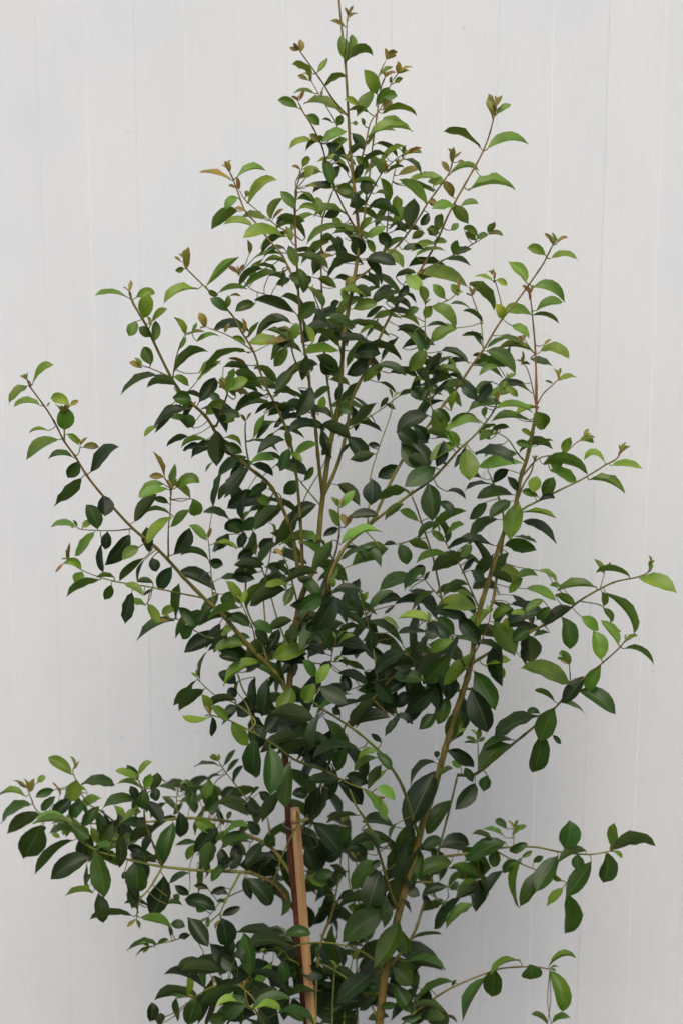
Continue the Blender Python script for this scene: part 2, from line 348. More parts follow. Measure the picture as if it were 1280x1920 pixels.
LEAVES = """
@350 0
760 130 690 100 22 4 y
765 100 820 57 14 0 y
770 105 770 63 12 0 r
762 290 740 165 58 0 g
768 288 797 162 48 0 g
775 280 898 258 48 30 g
545 250 542 185 32 0 y
545 250 510 205 8 0 r
605 355 505 308 34 14 g
628 345 672 275 30 4 g
580 385 533 362 24 4 y
592 392 598 345 18 0 y
660 415 762 355 32 14 g
660 410 645 470 8 0 g
615 450 508 452 18 16 g
540 485 560 430 22 0 r
535 520 435 482 48 10 k
748 545 555 490 42 22 m
575 553 640 602 50 0 g
700 590 650 572 12 0 g
725 602 740 550 40 0 m
885 430 807 550 60 0 k
908 450 850 335 66 0 l
905 505 975 415 50 0 k
940 465 1012 462 50 6 k
825 510 755 476 34 10 g
955 285 1012 252 40 10 y
925 365 988 322 22 6 g
950 375 1005 342 16 0 r
1010 358 1010 292 26 0 y
1018 345 1085 318 12 6 y
975 400 980 365 14 0 g
995 398 1038 375 30 0 g
940 530 980 475 40 0 y
942 545 1107 548 24 22 g
920 605 1042 565 30 10 k
870 655 1085 630 40 28 g
795 590 820 595 22 0 g
850 602 838 565 20 0 m
860 700 905 620 18 0 g
792 640 850 718 62 0 d
605 680 487 718 34 14 g
640 685 588 645 36 0 y
650 680 768 635 50 12 k
680 748 775 660 55 0 k
670 690 760 740 50 0 d
712 780 725 735 30 0 d
770 748 850 690 40 0 d
950 745 1050 697 26 8 g
1042 740 1035 700 22 0 r
1060 735 1125 713 18 6 r
840 790 955 740 24 14 m
810 750 868 812 60 0 g
657 765 700 885 66 0 m
555 802 595 765 40 12 g
570 855 605 795 45 0 g
645 825 530 865 32 12 m
805 858 845 785 48 0 d
915 770 965 825 45 0 y
960 830 1042 800 22 8 g
1012 842 1120 815 34 10 y
565 905 630 895 14 10 y
545 812 503 797 16 0 y
800 920 720 905 60 0 g
@350 300
210 95 62 65 24 12 y
205 58 192 5 26 0 y
245 80 383 48 34 18 k
235 130 200 122 16 0 y
295 210 433 88 55 22 k
285 175 292 145 28 0 g
245 180 180 240 42 14 k
245 245 115 330 60 20 g
290 248 228 228 16 0 y
385 290 238 280 34 18 g
320 322 175 308 36 14 g
465 365 268 368 56 22 k
515 235 448 148 52 0 k
525 200 527 125 14 0 r
405 288 460 178 42 -18 g
410 290 470 235 12 0 y
530 190 620 205 40 16 m
535 240 630 250 36 18 k
705 118 605 165 35 12 d
645 268 625 172 50 0 g
660 275 740 240 50 0 d
430 325 568 285 45 12 g
430 310 470 285 30 0 d
500 390 475 322 35 0 g
712 148 808 190 66 14 g
862 170 850 92 66 0 d
965 205 922 85 52 0 k
1150 212 1025 85 56 0 k
1070 332 1090 182 90 0 d
990 305 1050 215 45 0 k
1000 250 1010 168 58 0 g
1235 100 1098 82 32 6 g
1180 125 1225 80 38 0 g
1240 115 1150 100 36 0 m
1275 180 1235 95 42 0 y
862 208 778 222 50 8 d
815 240 800 150 50 0 d
865 250 998 230 22 35 d
860 375 955 325 40 6 k
830 340 890 270 40 0 g
745 312 698 280 36 0 g
760 322 560 392 32 20 g
800 345 700 320 30 6 m
640 385 705 365 45 0 m
725 448 722 360 46 0 d
820 464 810 368 80 0 d
902 445 865 378 44 0 k
650 425 603 545 68 0 d
528 515 490 408 50 0 g
850 500 680 520 52 22 d
860 480 1005 500 60 16 d
858 472 930 550 56 0 d
918 345 975 410 60 0 d
955 425 1042 515 52 0 l
1030 432 1142 432 34 10 d
1050 345 1000 293 42 0 d
1140 350 1078 380 42 0 m
1192 360 1148 330 32 0 g
1202 340 1222 258 56 0 m
1180 222 1275 215 22 10 g
1085 410 1190 400 16 8 g
1048 555 1128 628 66 0 b
1140 682 1120 600 50 0 g
1095 465 1240 442 18 6 k
800 715 915 690 62 8 b
740 625 872 655 36 16 k
760 622 800 548 46 0 y
720 612 625 565 46 0 g
738 620 765 685 40 0 l
870 540 922 612 40 0 d
800 622 885 655 62 10 d
1030 640 880 690 42 18 d
1035 650 1105 682 20 14 d
690 705 735 682 36 0 d
675 752 805 812 46 10 m
640 665 630 618 30 0 d
440 540 265 630 30 16 m
430 598 500 568 40 0 m
492 555 582 605 60 0 m
315 592 370 470 40 -8 k
325 470 455 450 22 8 k
302 452 298 380 25 0 y
95 605 240 455 28 18 g
250 545 200 512 22 0 r
250 542 278 498 14 0 r
150 640 300 615 30 10 g
200 725 112 662 48 0 m
192 712 200 648 30 0 g
205 655 265 655 12 8 y
330 690 230 728 50 10 m
510 732 320 668 52 14 d
335 857 455 765 50 18 d
295 852 350 775 24 -4 g
275 832 270 758 22 0 y
95 797 60 730 40 0 y
180 832 205 780 20 0 y
282 880 218 852 36 0 k
470 892 298 880 55 12 k
482 895 413 994 62 0 l
502 862 525 778 50 0 k
605 882 570 790 42 0 l
492 862 385 872 30 0 y
735 918 545 928 45 14 k
625 940 735 1020 60 0 m
300 925 78 982 30 26 m
290 985 200 958 14 6 r
60 1024 165 968 30 12 k
490 818 435 808 26 0 d
535 762 615 680 72 0 m
1045 752 1115 712 40 0 m
1010 755 1125 793 24 4 k
1010 795 1150 905 60 14 d
1145 910 1060 1012 74 0 k
870 890 1025 962 42 22 d
1155 1012 1220 920 45 0 d
830 835 900 798 20 6 g
870 960 800 905 70 0 d
540 520 560 640 60 0 m
600 560 540 610 50 0 d
705 460 620 480 26 6 y
1000 565 1100 545 34 8 d
1060 600 1010 660 50 0 d
940 700 860 760 30 0 d
@0 400
770 780 575 868 24 22 m
845 822 702 822 50 14 m
835 785 912 828 36 10 k
830 885 922 890 78 0 m
955 908 1035 785 76 0 d
910 940 742 1024 46 14 d
900 1030 905 962 72 0 m
780 950 860 935 45 0 m
725 727 690 640 76 0 m
680 742 620 715 28 0 y
655 518 618 590 56 0 k
655 405 750 385 45 16 k
690 502 712 385 72 0 k
622 410 455 405 22 22 k
620 374 630 320 20 0 y
612 365 590 355 8 0 r
730 522 805 460 34 8 k
745 612 745 515 46 0 g
720 592 668 545 50 0 m
720 547 705 490 22 0 y
892 582 840 492 32 8 k
860 652 895 590 22 0 g
890 590 985 572 14 8 k
835 765 995 650 52 22 m
945 617 1062 582 22 14 g
945 808 1062 710 28 12 k
1085 868 1130 738 42 0 k
1095 852 1195 790 56 8 k
1110 850 1198 872 30 6 y
1090 855 1045 800 20 0 y
990 965 1085 900 64 6 k
1060 897 1005 868 38 0 m
1275 875 1120 950 36 18 m
1240 802 1125 765 50 10 m
1075 962 1155 975 45 8 m
1050 1002 1130 995 35 0 k
947 365 778 434 46 22 k
895 268 900 158 38 0 y
868 230 838 208 14 0 y
884 265 842 276 32 0 g
1000 370 1050 395 36 0 g
158 820 260 722 38 20 k
130 830 40 916 40 18 k
195 924 65 930 34 18 k
335 925 240 888 58 16 k
335 925 380 900 24 4 y
308 925 312 1045 86 0 g
150 832 130 790 8 0 r
225 930 240 905 8 0 g
@0 800
285 62 110 152 54 22 g
232 20 135 25 10 8 k
325 35 382 88 40 6 k
398 100 478 100 36 8 y
438 216 568 88 64 14 d
355 150 232 156 34 16 m
378 165 325 248 68 0 m
388 248 258 378 58 18 m
495 332 503 432 88 0 d
467 490 415 372 78 0 m
395 485 440 450 34 0 l
370 487 238 482 32 18 l
460 500 353 620 46 6 g
518 502 505 592 52 0 d
490 562 500 702 34 -8 d
622 520 510 672 76 6 d
670 578 585 642 56 10 l
715 602 700 478 52 0 d
835 430 697 560 50 10 l
648 455 758 322 72 0 d
795 280 655 332 36 14 k
802 300 672 345 46 12 k
790 242 728 122 22 -6 y
790 242 715 240 34 4 y
815 342 835 175 32 0 g
848 292 968 266 55 28 k
915 347 830 262 44 0 k
925 345 935 434 80 0 k
808 367 740 348 36 6 m
812 417 690 412 16 14 m
820 482 908 386 48 0 g
995 547 905 472 44 6 l
835 614 912 484 82 0 d
1000 637 865 612 36 18 m
1002 652 1072 668 55 6 d
1005 700 948 742 18 8 d
1097 442 970 402 40 12 m
1022 392 1075 215 26 -8 m
1195 185 1080 342 66 4 d
1100 262 1045 347 42 0 d
1045 22 1040 192 102 0 d
760 0 690 46 26 4 k
905 50 797 97 30 12 d
990 65 860 92 24 10 k
985 97 872 112 30 8 d
1085 50 1168 92 30 8 k
1020 170 983 215 14 0 g
1090 462 1165 505 64 0 m
1160 500 1235 440 50 6 m
1097 515 1020 602 52 0 m
1140 582 1045 572 24 8 k
1168 447 1190 305 28 -5 d
305 655 266 703 16 6 r
325 642 335 553 18 0 r
310 660 397 684 46 22 k
395 695 357 757 60 0 k
485 735 320 817 42 12 g
535 757 500 832 50 0 m
552 727 465 718 26 6 g
697 630 575 747 38 12 m
692 640 650 747 18 -4 m
728 630 755 697 56 0 d
825 672 755 787 72 0 d
635 795 605 946 58 -8 d
600 755 690 805 40 6 k
702 858 590 842 34 6 g
708 850 762 946 48 0 k
737 752 655 745 36 8 d
690 812 742 783 16 0 d
845 912 864 750 44 0 m
845 872 775 898 46 6 k
858 868 938 965 60 16 m
840 930 658 1026 40 18 m
918 945 870 1022 64 0 m
1147 870 988 916 42 14 g
1152 848 1078 742 52 0 b
1155 852 1185 780 34 0 k
1180 872 1258 735 50 0 g
1215 600 1140 640 60 10 d
1270 660 1130 665 44 12 d
1240 700 1115 720 54 6 d
1100 800 1070 860 56 0 m
1200 960 1110 900 60 0 m
1120 960 1070 985 36 0 k
1280 820 1200 860 50 0 m
@400 950
75 64 -10 10 30 12 m
150 80 53 108 72 8 d
140 112 215 60 50 0 g
330 5 195 112 70 0 d
70 130 0 218 32 0 d
0 178 118 200 20 8 k
-10 270 48 272 50 0 d
282 152 232 222 70 0 d
290 218 455 268 50 10 m
535 172 308 172 44 14 b
410 170 548 277 45 14 g
602 108 527 145 45 12 d
608 185 808 105 42 18 b
800 197 600 267 24 20 m
700 195 815 284 44 14 m
602 285 530 335 64 0 g
565 330 577 392 30 0 l
502 320 335 375 42 14 m
372 377 245 382 32 12 k
345 400 178 460 74 15 d
527 432 415 505 82 6 m
575 400 715 472 36 14 d
712 464 742 406 30 0 k
712 464 697 405 24 0 k
745 504 862 412 46 14 m
720 517 518 522 20 20 m
705 580 580 630 24 16 m
680 550 797 642 50 22 m
745 588 748 692 60 0 d
567 692 458 560 60 8 m
600 662 682 614 26 8 k
505 657 440 648 26 0 d
740 690 603 714 62 18 d
540 707 430 690 38 6 d
590 745 725 792 26 12 m
598 800 748 850 42 14 d
283 727 447 688 84 12 k
150 662 3 692 52 14 k
285 640 150 740 60 0 m
230 747 40 852 52 16 k
485 814 430 733 52 0 b
495 850 557 752 52 0 b
482 850 430 938 78 0 b
375 868 308 1014 88 0 k
202 815 195 952 48 0 d
262 825 228 1014 78 0 d
345 847 205 768 62 6 m
640 862 480 962 84 10 d
510 862 645 942 74 0 d
922 700 750 797 62 12 d
890 584 805 526 18 8 k
1047 550 887 545 42 8 b
1030 602 880 612 30 8 d
1020 560 1135 632 62 0 d
1085 525 1147 617 62 0 k
1147 640 1035 702 56 8 k
1017 290 903 400 48 14 m
1002 350 928 388 14 6 g
1015 352 1035 308 20 0 m
1047 412 940 510 30 12 m
892 180 932 280 68 0 m
1037 205 935 162 44 0 g
1142 240 973 274 34 20 g
877 182 816 180 26 0 d
1107 167 1043 122 42 0 g
1118 132 1197 76 30 8 g
1045 120 1212 13 46 12 g
987 72 890 18 42 6 g
1100 432 1217 368 50 14 m
1237 427 1165 405 28 0 k
1180 242 1237 180 50 0 g
1027 868 946 932 60 0 k
1172 842 1117 918 52 0 k
1142 700 1000 852 78 0 m
1242 703 1103 862 62 4 g
1010 832 858 815 60 8 m
693 882 852 918 52 6 m
1040 715 885 790 60 8 d
960 760 860 770 60 0 d
150 120 120 200 50 0 d
100 280 240 300 60 10 d
90 340 200 350 60 10 d
45 420 110 470 66 6 m
60 540 150 530 60 8 m
180 560 300 600 44 0 m
260 600 380 545 50 10 m
380 380 340 480 50 0 m
420 330 500 440 60 0 m
590 300 480 270 40 8 m
260 650 200 590 50 0 d
60 620 40 600 30 0 k
30 720 130 740 60 0 d
25 800 110 850 60 0 d
520 560 440 590 50 0 d
870 470 820 520 16 0 m
900 730 830 790 40 0 m
560 740 510 800 50 0 d
1030 660 930 700 30 8 d
@400 1250
515 225 480 392 54 -10 d
602 292 463 464 112 0 d
645 325 585 505 78 0 m
420 193 298 387 92 0 d
200 343 188 552 88 0 m
268 383 275 617 106 0 m
372 458 345 674 86 0 m
90 268 166 378 62 0 k
192 200 113 240 62 4 d
112 188 53 230 42 0 d
112 160 -10 178 40 8 d
370 292 447 212 60 0 d
447 372 370 318 60 0 d
380 612 457 618 56 6 d
605 547 452 552 50 10 d
600 558 715 668 92 6 d
508 578 440 765 72 0 d
553 583 480 734 52 0 d
792 408 685 447 36 12 g
782 438 668 502 42 6 g
802 473 738 577 52 0 d
780 413 848 497 52 0 m
807 364 755 323 26 4 d
780 585 874 642 48 16 b
722 590 830 744 46 14 k
825 498 745 587 28 -6 k
640 520 742 565 62 0 d
1062 503 932 787 126 -14 d
1062 460 925 572 28 28 d
1075 527 1152 490 30 8 m
1150 217 1150 364 90 0 m
1057 222 983 300 62 4 m
1120 148 1068 277 78 0 m
892 238 823 332 42 6 d
865 240 964 277 36 12 d
1187 482 1140 455 32 0 k
1137 643 1010 805 80 0 m
1012 690 930 762 42 0 d
478 748 617 900 92 0 d
662 768 580 852 52 0 m
692 715 540 747 26 10 m
660 848 727 937 92 0 d
700 848 770 882 45 10 m
1090 870 1234 862 80 26 d
1097 830 1000 872 56 8 m
772 153 650 292 62 0 d
847 243 655 282 60 18 d
1060 40 1120 100 50 0 m
930 60 830 120 70 0 d
880 120 820 210 60 0 d
950 130 870 200 60 0 d
1060 110 920 240 70 0 d
1020 110 950 160 60 0 g
770 60 860 180 60 0 d
330 200 240 320 80 0 d
240 290 210 330 70 0 d
300 600 230 740 60 0 d
620 30 650 120 60 0 d
610 230 570 200 40 0 d
220 600 270 650 50 0 d
170 620 210 760 50 0 d
450 380 420 430 40 0 d
540 890 460 980 80 0 d
@780 1200
742 215 503 108 74 14 g
515 100 562 38 24 0 y
330 125 457 97 32 12 k
385 118 390 197 66 0 k
800 173 693 302 64 10 d
885 123 818 250 78 0 b
780 243 962 356 76 18 m
732 122 693 46 34 0 g
725 102 672 85 16 0 g
660 294 565 240 28 6 g
705 302 818 353 20 10 k
662 323 582 492 94 0 m
592 370 365 462 66 20 d
592 352 530 345 30 10 m
605 448 558 642 98 0 m
655 458 693 500 24 0 d
452 503 288 622 72 8 m
472 482 305 522 32 12 m
340 648 318 727 62 0 m
232 613 272 682 42 0 m
295 492 235 465 18 0 g
295 482 298 418 30 0 k
295 487 330 465 18 0 g
290 497 230 488 10 0 g
432 907 376 868 40 10 m
455 947 530 886 26 6 g
425 947 320 913 22 10 g
365 967 265 930 30 10 m
710 1003 738 868 98 0 m
940 1003 945 878 50 0 b
940 1005 1152 972 60 10 m
265 238 342 438 122 0 d
277 148 377 337 102 0 m
150 533 277 608 76 18 d
282 683 185 814 76 0 d
400 0 400 235 70 -14 d
1000 42 1147 112 26 28 g
90 560 110 535 30 0 m
@780 850
290 747 82 727 78 8 l
347 745 238 857 62 0 b
540 873 545 1007 102 0 d
700 788 735 942 90 0 m
885 990 855 848 84 0 k
968 918 888 798 52 6 k
942 807 895 740 32 0 g
790 783 880 852 50 4 k
560 187 578 108 64 0 k
605 207 658 113 66 0 m
590 227 670 213 36 4 d
582 207 505 183 40 4 g
492 230 448 420 92 0 k
512 285 667 320 18 14 k
510 328 673 434 50 14 d
460 200 288 217 58 16 m
452 230 348 312 62 4 m
370 152 226 167 14 10 d
442 78 368 142 56 0 d
487 182 438 110 42 0 d
385 315 240 432 64 16 d
367 442 178 432 46 10 d
442 478 360 592 62 0 m
372 483 268 624 62 -8 m
388 533 492 638 62 0 l
512 600 443 672 52 0 k
475 600 592 584 40 14 g
530 650 664 710 52 10 k
590 563 687 627 26 12 k
607 703 528 767 46 4 k
865 645 670 657 44 12 g
663 680 762 727 42 6 g
752 738 613 832 56 0 d
552 850 458 902 72 8 m
452 743 363 797 48 4 k
372 808 472 967 104 0 g
425 852 430 788 36 0 l
522 765 455 775 30 6 k
898 575 845 508 24 6 k
1022 592 860 572 18 8 g
1125 562 1113 515 24 0 g
1070 602 1252 668 72 16 k
910 673 1068 862 40 20 g
890 663 905 740 34 0 g
77 668 -10 742 30 12 d
58 148 70 324 114 0 m
115 232 187 302 46 0 d
95 790 182 872 62 0 m
1000 907 1062 873 20 4 k
50 70 -40 20 80 0 d
40 545 -20 570 40 0 d
40 850 110 870 70 0 d
640 740 575 800 50 0 m
200 770 300 920 90 0 d
640 860 560 880 24 0 m
620 570 680 610 20 0 g
610 55 827 97 60 10 g
640 82 772 137 62 0 k
825 128 1007 182 36 16 k
150 460 240 400 30 0 d
260 560 320 620 50 0 d
700 640 640 630 24 0 g
720 970 680 960 24 0 g
@780 150
305 322 130 242 36 14 g
340 332 545 302 48 26 k
362 178 338 80 52 0 y
380 172 453 118 30 6 k
378 127 412 72 20 0 y
372 182 366 108 10 0 r
172 402 180 320 30 0 y
155 442 120 390 30 0 y
195 397 230 385 14 0 y
162 452 305 422 20 18 g
335 480 382 446 28 0 y
248 530 482 502 38 18 k
212 607 300 588 30 10 k
187 600 75 612 42 0 k
165 610 250 692 62 12 g
130 485 178 560 50 0 k
165 722 200 685 32 0 g
225 710 295 752 40 12 g
285 767 238 728 38 0 g
285 767 345 735 30 0 k
350 730 375 680 30 0 y
348 742 416 750 26 10 k
175 837 197 766 48 0 m
178 840 266 806 34 6 d
28 932 256 988 66 24 m
525 972 440 866 62 6 k
620 842 530 808 48 14 k
655 797 615 733 20 0 y
672 787 728 753 20 6 y
640 860 782 864 28 26 k
60 640 20 700 50 0 d
90 700 60 745 60 0 m
80 780 150 770 30 0 g
90 600 60 570 30 0 y
@780 500
255 78 382 198 60 14 m
562 100 724 170 58 28 k
138 154 78 83 46 0 k
200 140 165 83 42 0 k
205 112 208 45 20 0 y
365 67 278 46 18 8 k
385 65 436 92 34 6 k
368 72 365 10 9 0 r
415 252 380 178 52 0 l
560 235 412 215 52 14 k
575 212 702 172 44 20 k
560 235 686 270 20 14 g
545 162 535 118 16 0 r
460 285 546 340 42 12 k
515 352 482 340 20 0 y
560 407 383 388 32 14 k
593 410 740 438 50 30 k
612 377 648 350 16 0 y
510 462 505 400 12 0 y
500 470 545 470 16 6 g
683 547 656 488 18 0 y
680 550 773 528 26 8 k
655 562 613 550 12 0 g
575 695 622 782 86 0 g
333 405 490 510 70 20 m
282 475 412 542 30 18 m
315 382 263 306 26 -6 m
320 270 225 203 16 8 m
270 212 160 180 14 16 m
42 247 75 188 50 0 g
75 190 205 300 58 26 k
202 293 62 372 60 8 g
45 290 150 290 14 10 m
-10 305 50 402 50 8 m
60 502 118 408 46 0 d
115 405 247 472 28 18 d
145 435 188 487 26 0 g
75 502 230 517 26 12 g
232 562 148 518 24 0 d
290 642 213 573 62 4 d
290 637 360 560 54 0 d
215 672 140 563 40 0 g
168 692 187 590 36 0 k
75 690 132 812 84 0 g
100 680 152 752 60 0 m
135 797 302 733 54 14 b
202 862 140 785 62 0 k
207 850 65 937 60 8 g
-10 760 47 837 50 16 d
240 878 255 1024 96 0 k
283 900 482 937 62 16 d
517 945 298 967 56 12 b
407 655 240 687 46 10 m
380 682 567 688 32 14 k
547 740 353 732 30 12 g
425 580 489 627 36 6 k
400 602 430 543 46 0 k
370 790 300 832 40 6 g
325 722 330 670 30 0 k
355 792 447 770 26 8 m
552 817 500 780 30 6 g
552 872 475 843 42 6 g
575 862 655 832 20 6 g
660 987 670 893 62 0 k
702 892 740 818 56 0 k
785 837 852 847 34 16 g
905 942 797 927 32 42 k
965 914 1028 863 22 4 y
935 957 1083 976 34 18 k
10 540 -20 600 50 0 d
20 640 -30 590 50 0 d
380 640 400 590 30 0 y
350 830 310 780 34 0 g
-20 850 60 960 90 0 d
@400 600
467 325 398 462 90 0 d
562 325 478 390 36 10 m
610 308 583 388 36 0 d
562 265 515 190 64 0 d
742 188 642 268 72 0 d
802 162 678 160 78 12 d
720 297 812 218 50 6 g
770 225 928 270 42 14 m
387 235 298 345 62 6 m
242 363 96 442 36 16 m
332 402 200 452 26 14 d
490 502 358 545 56 20 d
515 508 662 572 60 16 d
640 558 735 677 88 10 d
600 418 668 442 52 0 m
672 502 774 392 52 8 d
690 495 806 542 22 10 d
775 642 656 668 56 -6 d
740 600 800 605 34 6 d
465 438 558 458 28 4 d
510 432 527 366 40 0 k
560 285 657 310 40 6 g
795 300 877 358 16 8 m
800 420 832 368 26 0 d
825 400 872 430 24 0 d
977 350 888 365 30 6 m
1028 330 982 387 54 0 d
965 240 1032 300 34 6 d
950 322 1017 280 22 6 k
1032 460 868 535 78 20 d
972 605 878 535 92 0 d
955 503 1025 582 56 0 d
898 588 1007 718 104 0 m
1067 708 916 795 88 0 m
892 700 786 760 78 6 d
595 790 707 892 68 16 d
610 902 672 813 42 0 b
762 765 750 887 90 0 d
728 820 773 852 36 0 b
927 815 778 872 50 14 m
792 940 652 958 52 6 d
912 885 818 958 42 6 g
640 992 613 925 36 0 y
640 987 662 930 26 0 r
600 990 560 905 40 0 k
1102 578 1070 708 58 0 d
347 575 213 642 52 16 d
190 572 252 448 36 0 g
205 572 272 488 28 0 d
367 613 318 728 62 0 m
385 652 502 600 44 12 b
175 692 302 665 46 10 b
360 612 350 528 40 0 k
435 772 482 703 42 0 m
395 770 338 838 64 0 m
190 693 292 747 46 6 d
175 842 262 788 50 0 m
165 813 138 962 26 -4 d
205 850 268 888 52 0 k
362 982 496 880 76 6 d
540 582 515 533 30 0 g
560 590 520 650 36 0 m
480 240 440 210 50 0 d
290 90 370 130 50 0 d
500 60 420 110 50 0 d
540 210 610 270 60 0 m
600 230 500 170 50 0 m
450 170 420 290 50 0 d
570 100 610 60 50 0 d
440 410 350 400 50 0 d
600 660 660 590 16 0 d
60 600 140 640 60 6 m
350 640 430 680 30 0 k
@0 1200
937 198 832 304 34 12 m
982 235 856 340 54 10 m
962 197 985 55 12 -8 m
1012 347 970 260 50 -4 k
1132 285 982 328 40 12 d
1002 372 875 365 32 -20 k
1008 318 1097 387 50 0 k
1018 365 1026 467 32 0 d
1137 320 1068 388 42 0 d
1140 250 1088 262 50 0 d
345 647 235 565 64 8 k
355 620 378 593 14 0 y
368 670 332 777 72 0 k
392 692 562 688 50 12 m
652 762 483 797 46 14 m
362 864 487 758 42 16 b
477 798 383 897 56 0 m
345 880 173 852 38 16 b
345 880 158 885 32 12 g
350 900 432 952 70 0 m
657 667 553 630 34 12 k
660 674 608 598 52 0 m
665 647 733 586 32 12 k
682 714 560 680 20 6 k
690 712 727 638 46 0 k
725 727 757 633 52 0 d
750 710 745 775 54 0 d
652 762 628 700 46 0 d
692 718 678 817 72 0 m
595 882 553 788 40 0 b
590 872 682 813 34 8 k
542 880 478 965 60 0 m
702 902 593 878 50 12 m
438 900 482 982 42 0 k
535 962 597 955 24 6 k
122 752 -10 737 30 14 k
147 788 -12 872 48 18 m
145 732 162 665 30 0 y
180 687 222 655 30 6 k
128 707 53 675 10 8 y
262 720 170 757 42 8 m
267 750 193 820 42 0 m
342 758 248 852 72 0 d
402 780 333 852 62 0 m
280 722 253 683 8 0 y
285 760 275 700 10 0 y
847 727 763 705 24 8 m
867 707 823 666 20 0 g
865 727 934 698 36 10 m
1052 602 933 608 16 12 m
1075 602 1132 523 26 8 m
1047 580 1012 548 18 0 k
1090 632 1152 570 24 4 m
1122 692 1162 598 24 -6 d
1132 708 1068 770 62 0 d
1005 668 982 757 54 0 k
1062 650 988 674 12 6 m
1178 783 1242 838 62 0 d
1200 752 1247 703 14 4 m
852 845 728 922 30 8 d
1192 785 1030 802 32 12 m
1052 765 988 822 62 0 m
210 845 36 926 66 12 d
800 780 720 850 30 8 m
930 730 910 800 40 0 m
960 700 900 740 30 0 m
1090 860 1110 820 26 0 k
780 750 840 810 30 0 m
640 880 700 850 40 0 d
880 780 830 840 30 0 m
@0 1520
200 68 113 227 118 0 m
352 143 160 297 42 16 m
432 232 243 332 92 8 d
402 98 392 232 80 0 d
455 193 492 424 88 0 m
472 398 497 542 68 0 d
447 395 316 414 28 14 k
430 370 400 360 24 0 k
642 507 430 517 32 14 m
650 238 657 402 110 0 m
575 118 580 277 52 0 d
692 202 610 187 46 14 d
680 242 782 240 20 8 m
608 350 677 482 22 -16 d
612 352 668 432 36 0 d
787 312 728 507 118 0 d
832 58 765 277 88 0 m
862 5 865 132 72 0 d
1030 122 933 48 66 6 k
1075 117 1190 58 30 10 b
962 160 843 163 24 8 m
962 160 888 237 42 -6 g
990 292 1012 148 84 0 m
1212 138 1043 177 42 14 m
678 513 827 557 42 6 g
820 545 892 557 42 6 m
820 602 812 555 22 0 m
754 640 610 672 26 14 m
742 655 643 694 12 4 m
858 610 912 603 30 6 d
755 640 812 618 20 0 m
907 407 838 362 46 0 d
860 437 835 402 36 0 m
1002 377 930 365 34 12 d
1037 477 891 430 76 14 d
1097 402 1003 400 36 10 d
1062 515 1092 652 98 0 d
903 513 1002 654 88 0 d
1008 638 1117 754 82 0 d
1062 777 868 760 64 10 d
1162 858 958 927 52 14 m
902 887 810 880 36 14 m
905 887 900 800 34 0 b
845 898 848 1012 34 0 m
942 900 898 1024 82 0 m
722 1012 730 918 62 0 d
762 1032 770 968 42 0 d
1120 620 1090 700 40 0 d
1130 700 1180 680 50 0 d
990 480 940 470 40 0 m
1100 760 1180 800 60 0 d
1090 440 1040 440 20 0 m
1100 250 1010 340 50 0 m
910 300 810 350 30 8 d
800 450 880 455 20 6 m
1100 980 1000 1010 60 0 m
600 290 590 330 20 0 d
300 90 310 120 16 0 k
440 300 405 355 24 0 d
210 70 200 110 40 0 d
250 110 290 130 22 0 k
620 60 500 90 60 0 d
1250 150 1170 260 60 0 d
1130 160 1150 250 60 0 d
1060 180 1080 260 60 0 d
1190 50 1240 120 50 0 d
@400 1520
547 370 403 397 42 10 m
450 310 547 352 62 0 g
152 318 187 427 44 -10 d
163 323 287 462 84 12 d
45 502 133 463 46 6 d
180 792 148 583 84 0 m
348 580 232 622 92 0 d
250 640 350 600 80 0 d
340 602 474 590 56 12 m
520 650 418 742 72 0 m
287 718 177 893 46 6 b
157 937 8 925 34 16 b
200 952 337 947 38 18 b
570 548 590 762 60 0 m
822 488 610 632 112 18 m
890 523 758 752 102 6 m
930 130 798 362 66 -8 d
985 173 868 442 84 0 d
800 290 740 472 106 0 d
542 400 488 562 52 0 d
600 422 682 402 34 10 d
905 578 925 692 82 0 m
860 748 947 840 90 0 m
865 833 952 973 84 0 m
772 768 588 922 82 8 d
410 752 542 800 72 6 d
792 850 713 862 52 8 d
222 950 292 1042 82 0 d
692 990 498 1020 60 10 m
330 720 340 830 60 0 m
480 770 470 880 70 0 d
580 640 620 760 40 0 d
700 700 600 690 30 8 d
720 650 620 660 26 6 d
760 780 690 860 60 0 d
640 830 560 860 60 8 d
520 860 470 960 60 0 d
620 930 560 980 50 0 d
440 180 480 290 70 0 d
540 160 460 230 70 0 d
620 200 530 240 70 8 d
560 90 610 200 70 0 d
600 440 520 500 50 0 d
640 460 700 480 40 0 g
720 440 660 510 40 0 m
480 320 580 300 50 0 m
700 560 640 600 40 0 d
780 900 700 960 50 0 d
800 940 880 930 34 0 m
640 290 560 310 40 0 m
880 60 840 130 20 0 m
40 150 170 130 50 10 m
120 190 80 280 60 0 d
300 210 170 270 70 0 d
300 130 250 170 60 0 m
240 350 300 400 60 0 d
60 370 0 400 40 0 d
100 240 20 260 60 0 d
140 840 0 870 80 0 d
120 760 40 700 70 0 d
160 900 40 1010 90 0 m
300 850 220 960 90 0 d
390 780 290 810 70 0 d
380 850 300 900 50 0 m
380 900 420 990 50 0 d
340 960 440 1010 50 0 m
560 260 640 320 30 0 d
700 320 800 300 34 8 d
690 240 740 230 20 0 m
800 240 760 270 40 0 d
740 1000 840 980 40 0 m
900 1000 1000 980 40 0 m
720 610 660 560 60 0 d
1000 400 1040 450 30 0 d
920 380 990 410 50 0 d
900 420 950 490 20 0 d
@780 1520
427 150 235 252 74 16 m
380 188 365 272 58 0 m
167 250 0 312 76 16 m
297 312 173 258 50 6 g
237 300 148 372 34 12 m
292 335 196 427 50 4 g
300 328 285 487 60 0 d
300 298 342 412 34 0 m
417 285 318 402 52 0 d
315 322 308 233 22 0 m
207 418 87 572 60 0 d
277 448 140 567 56 10 g
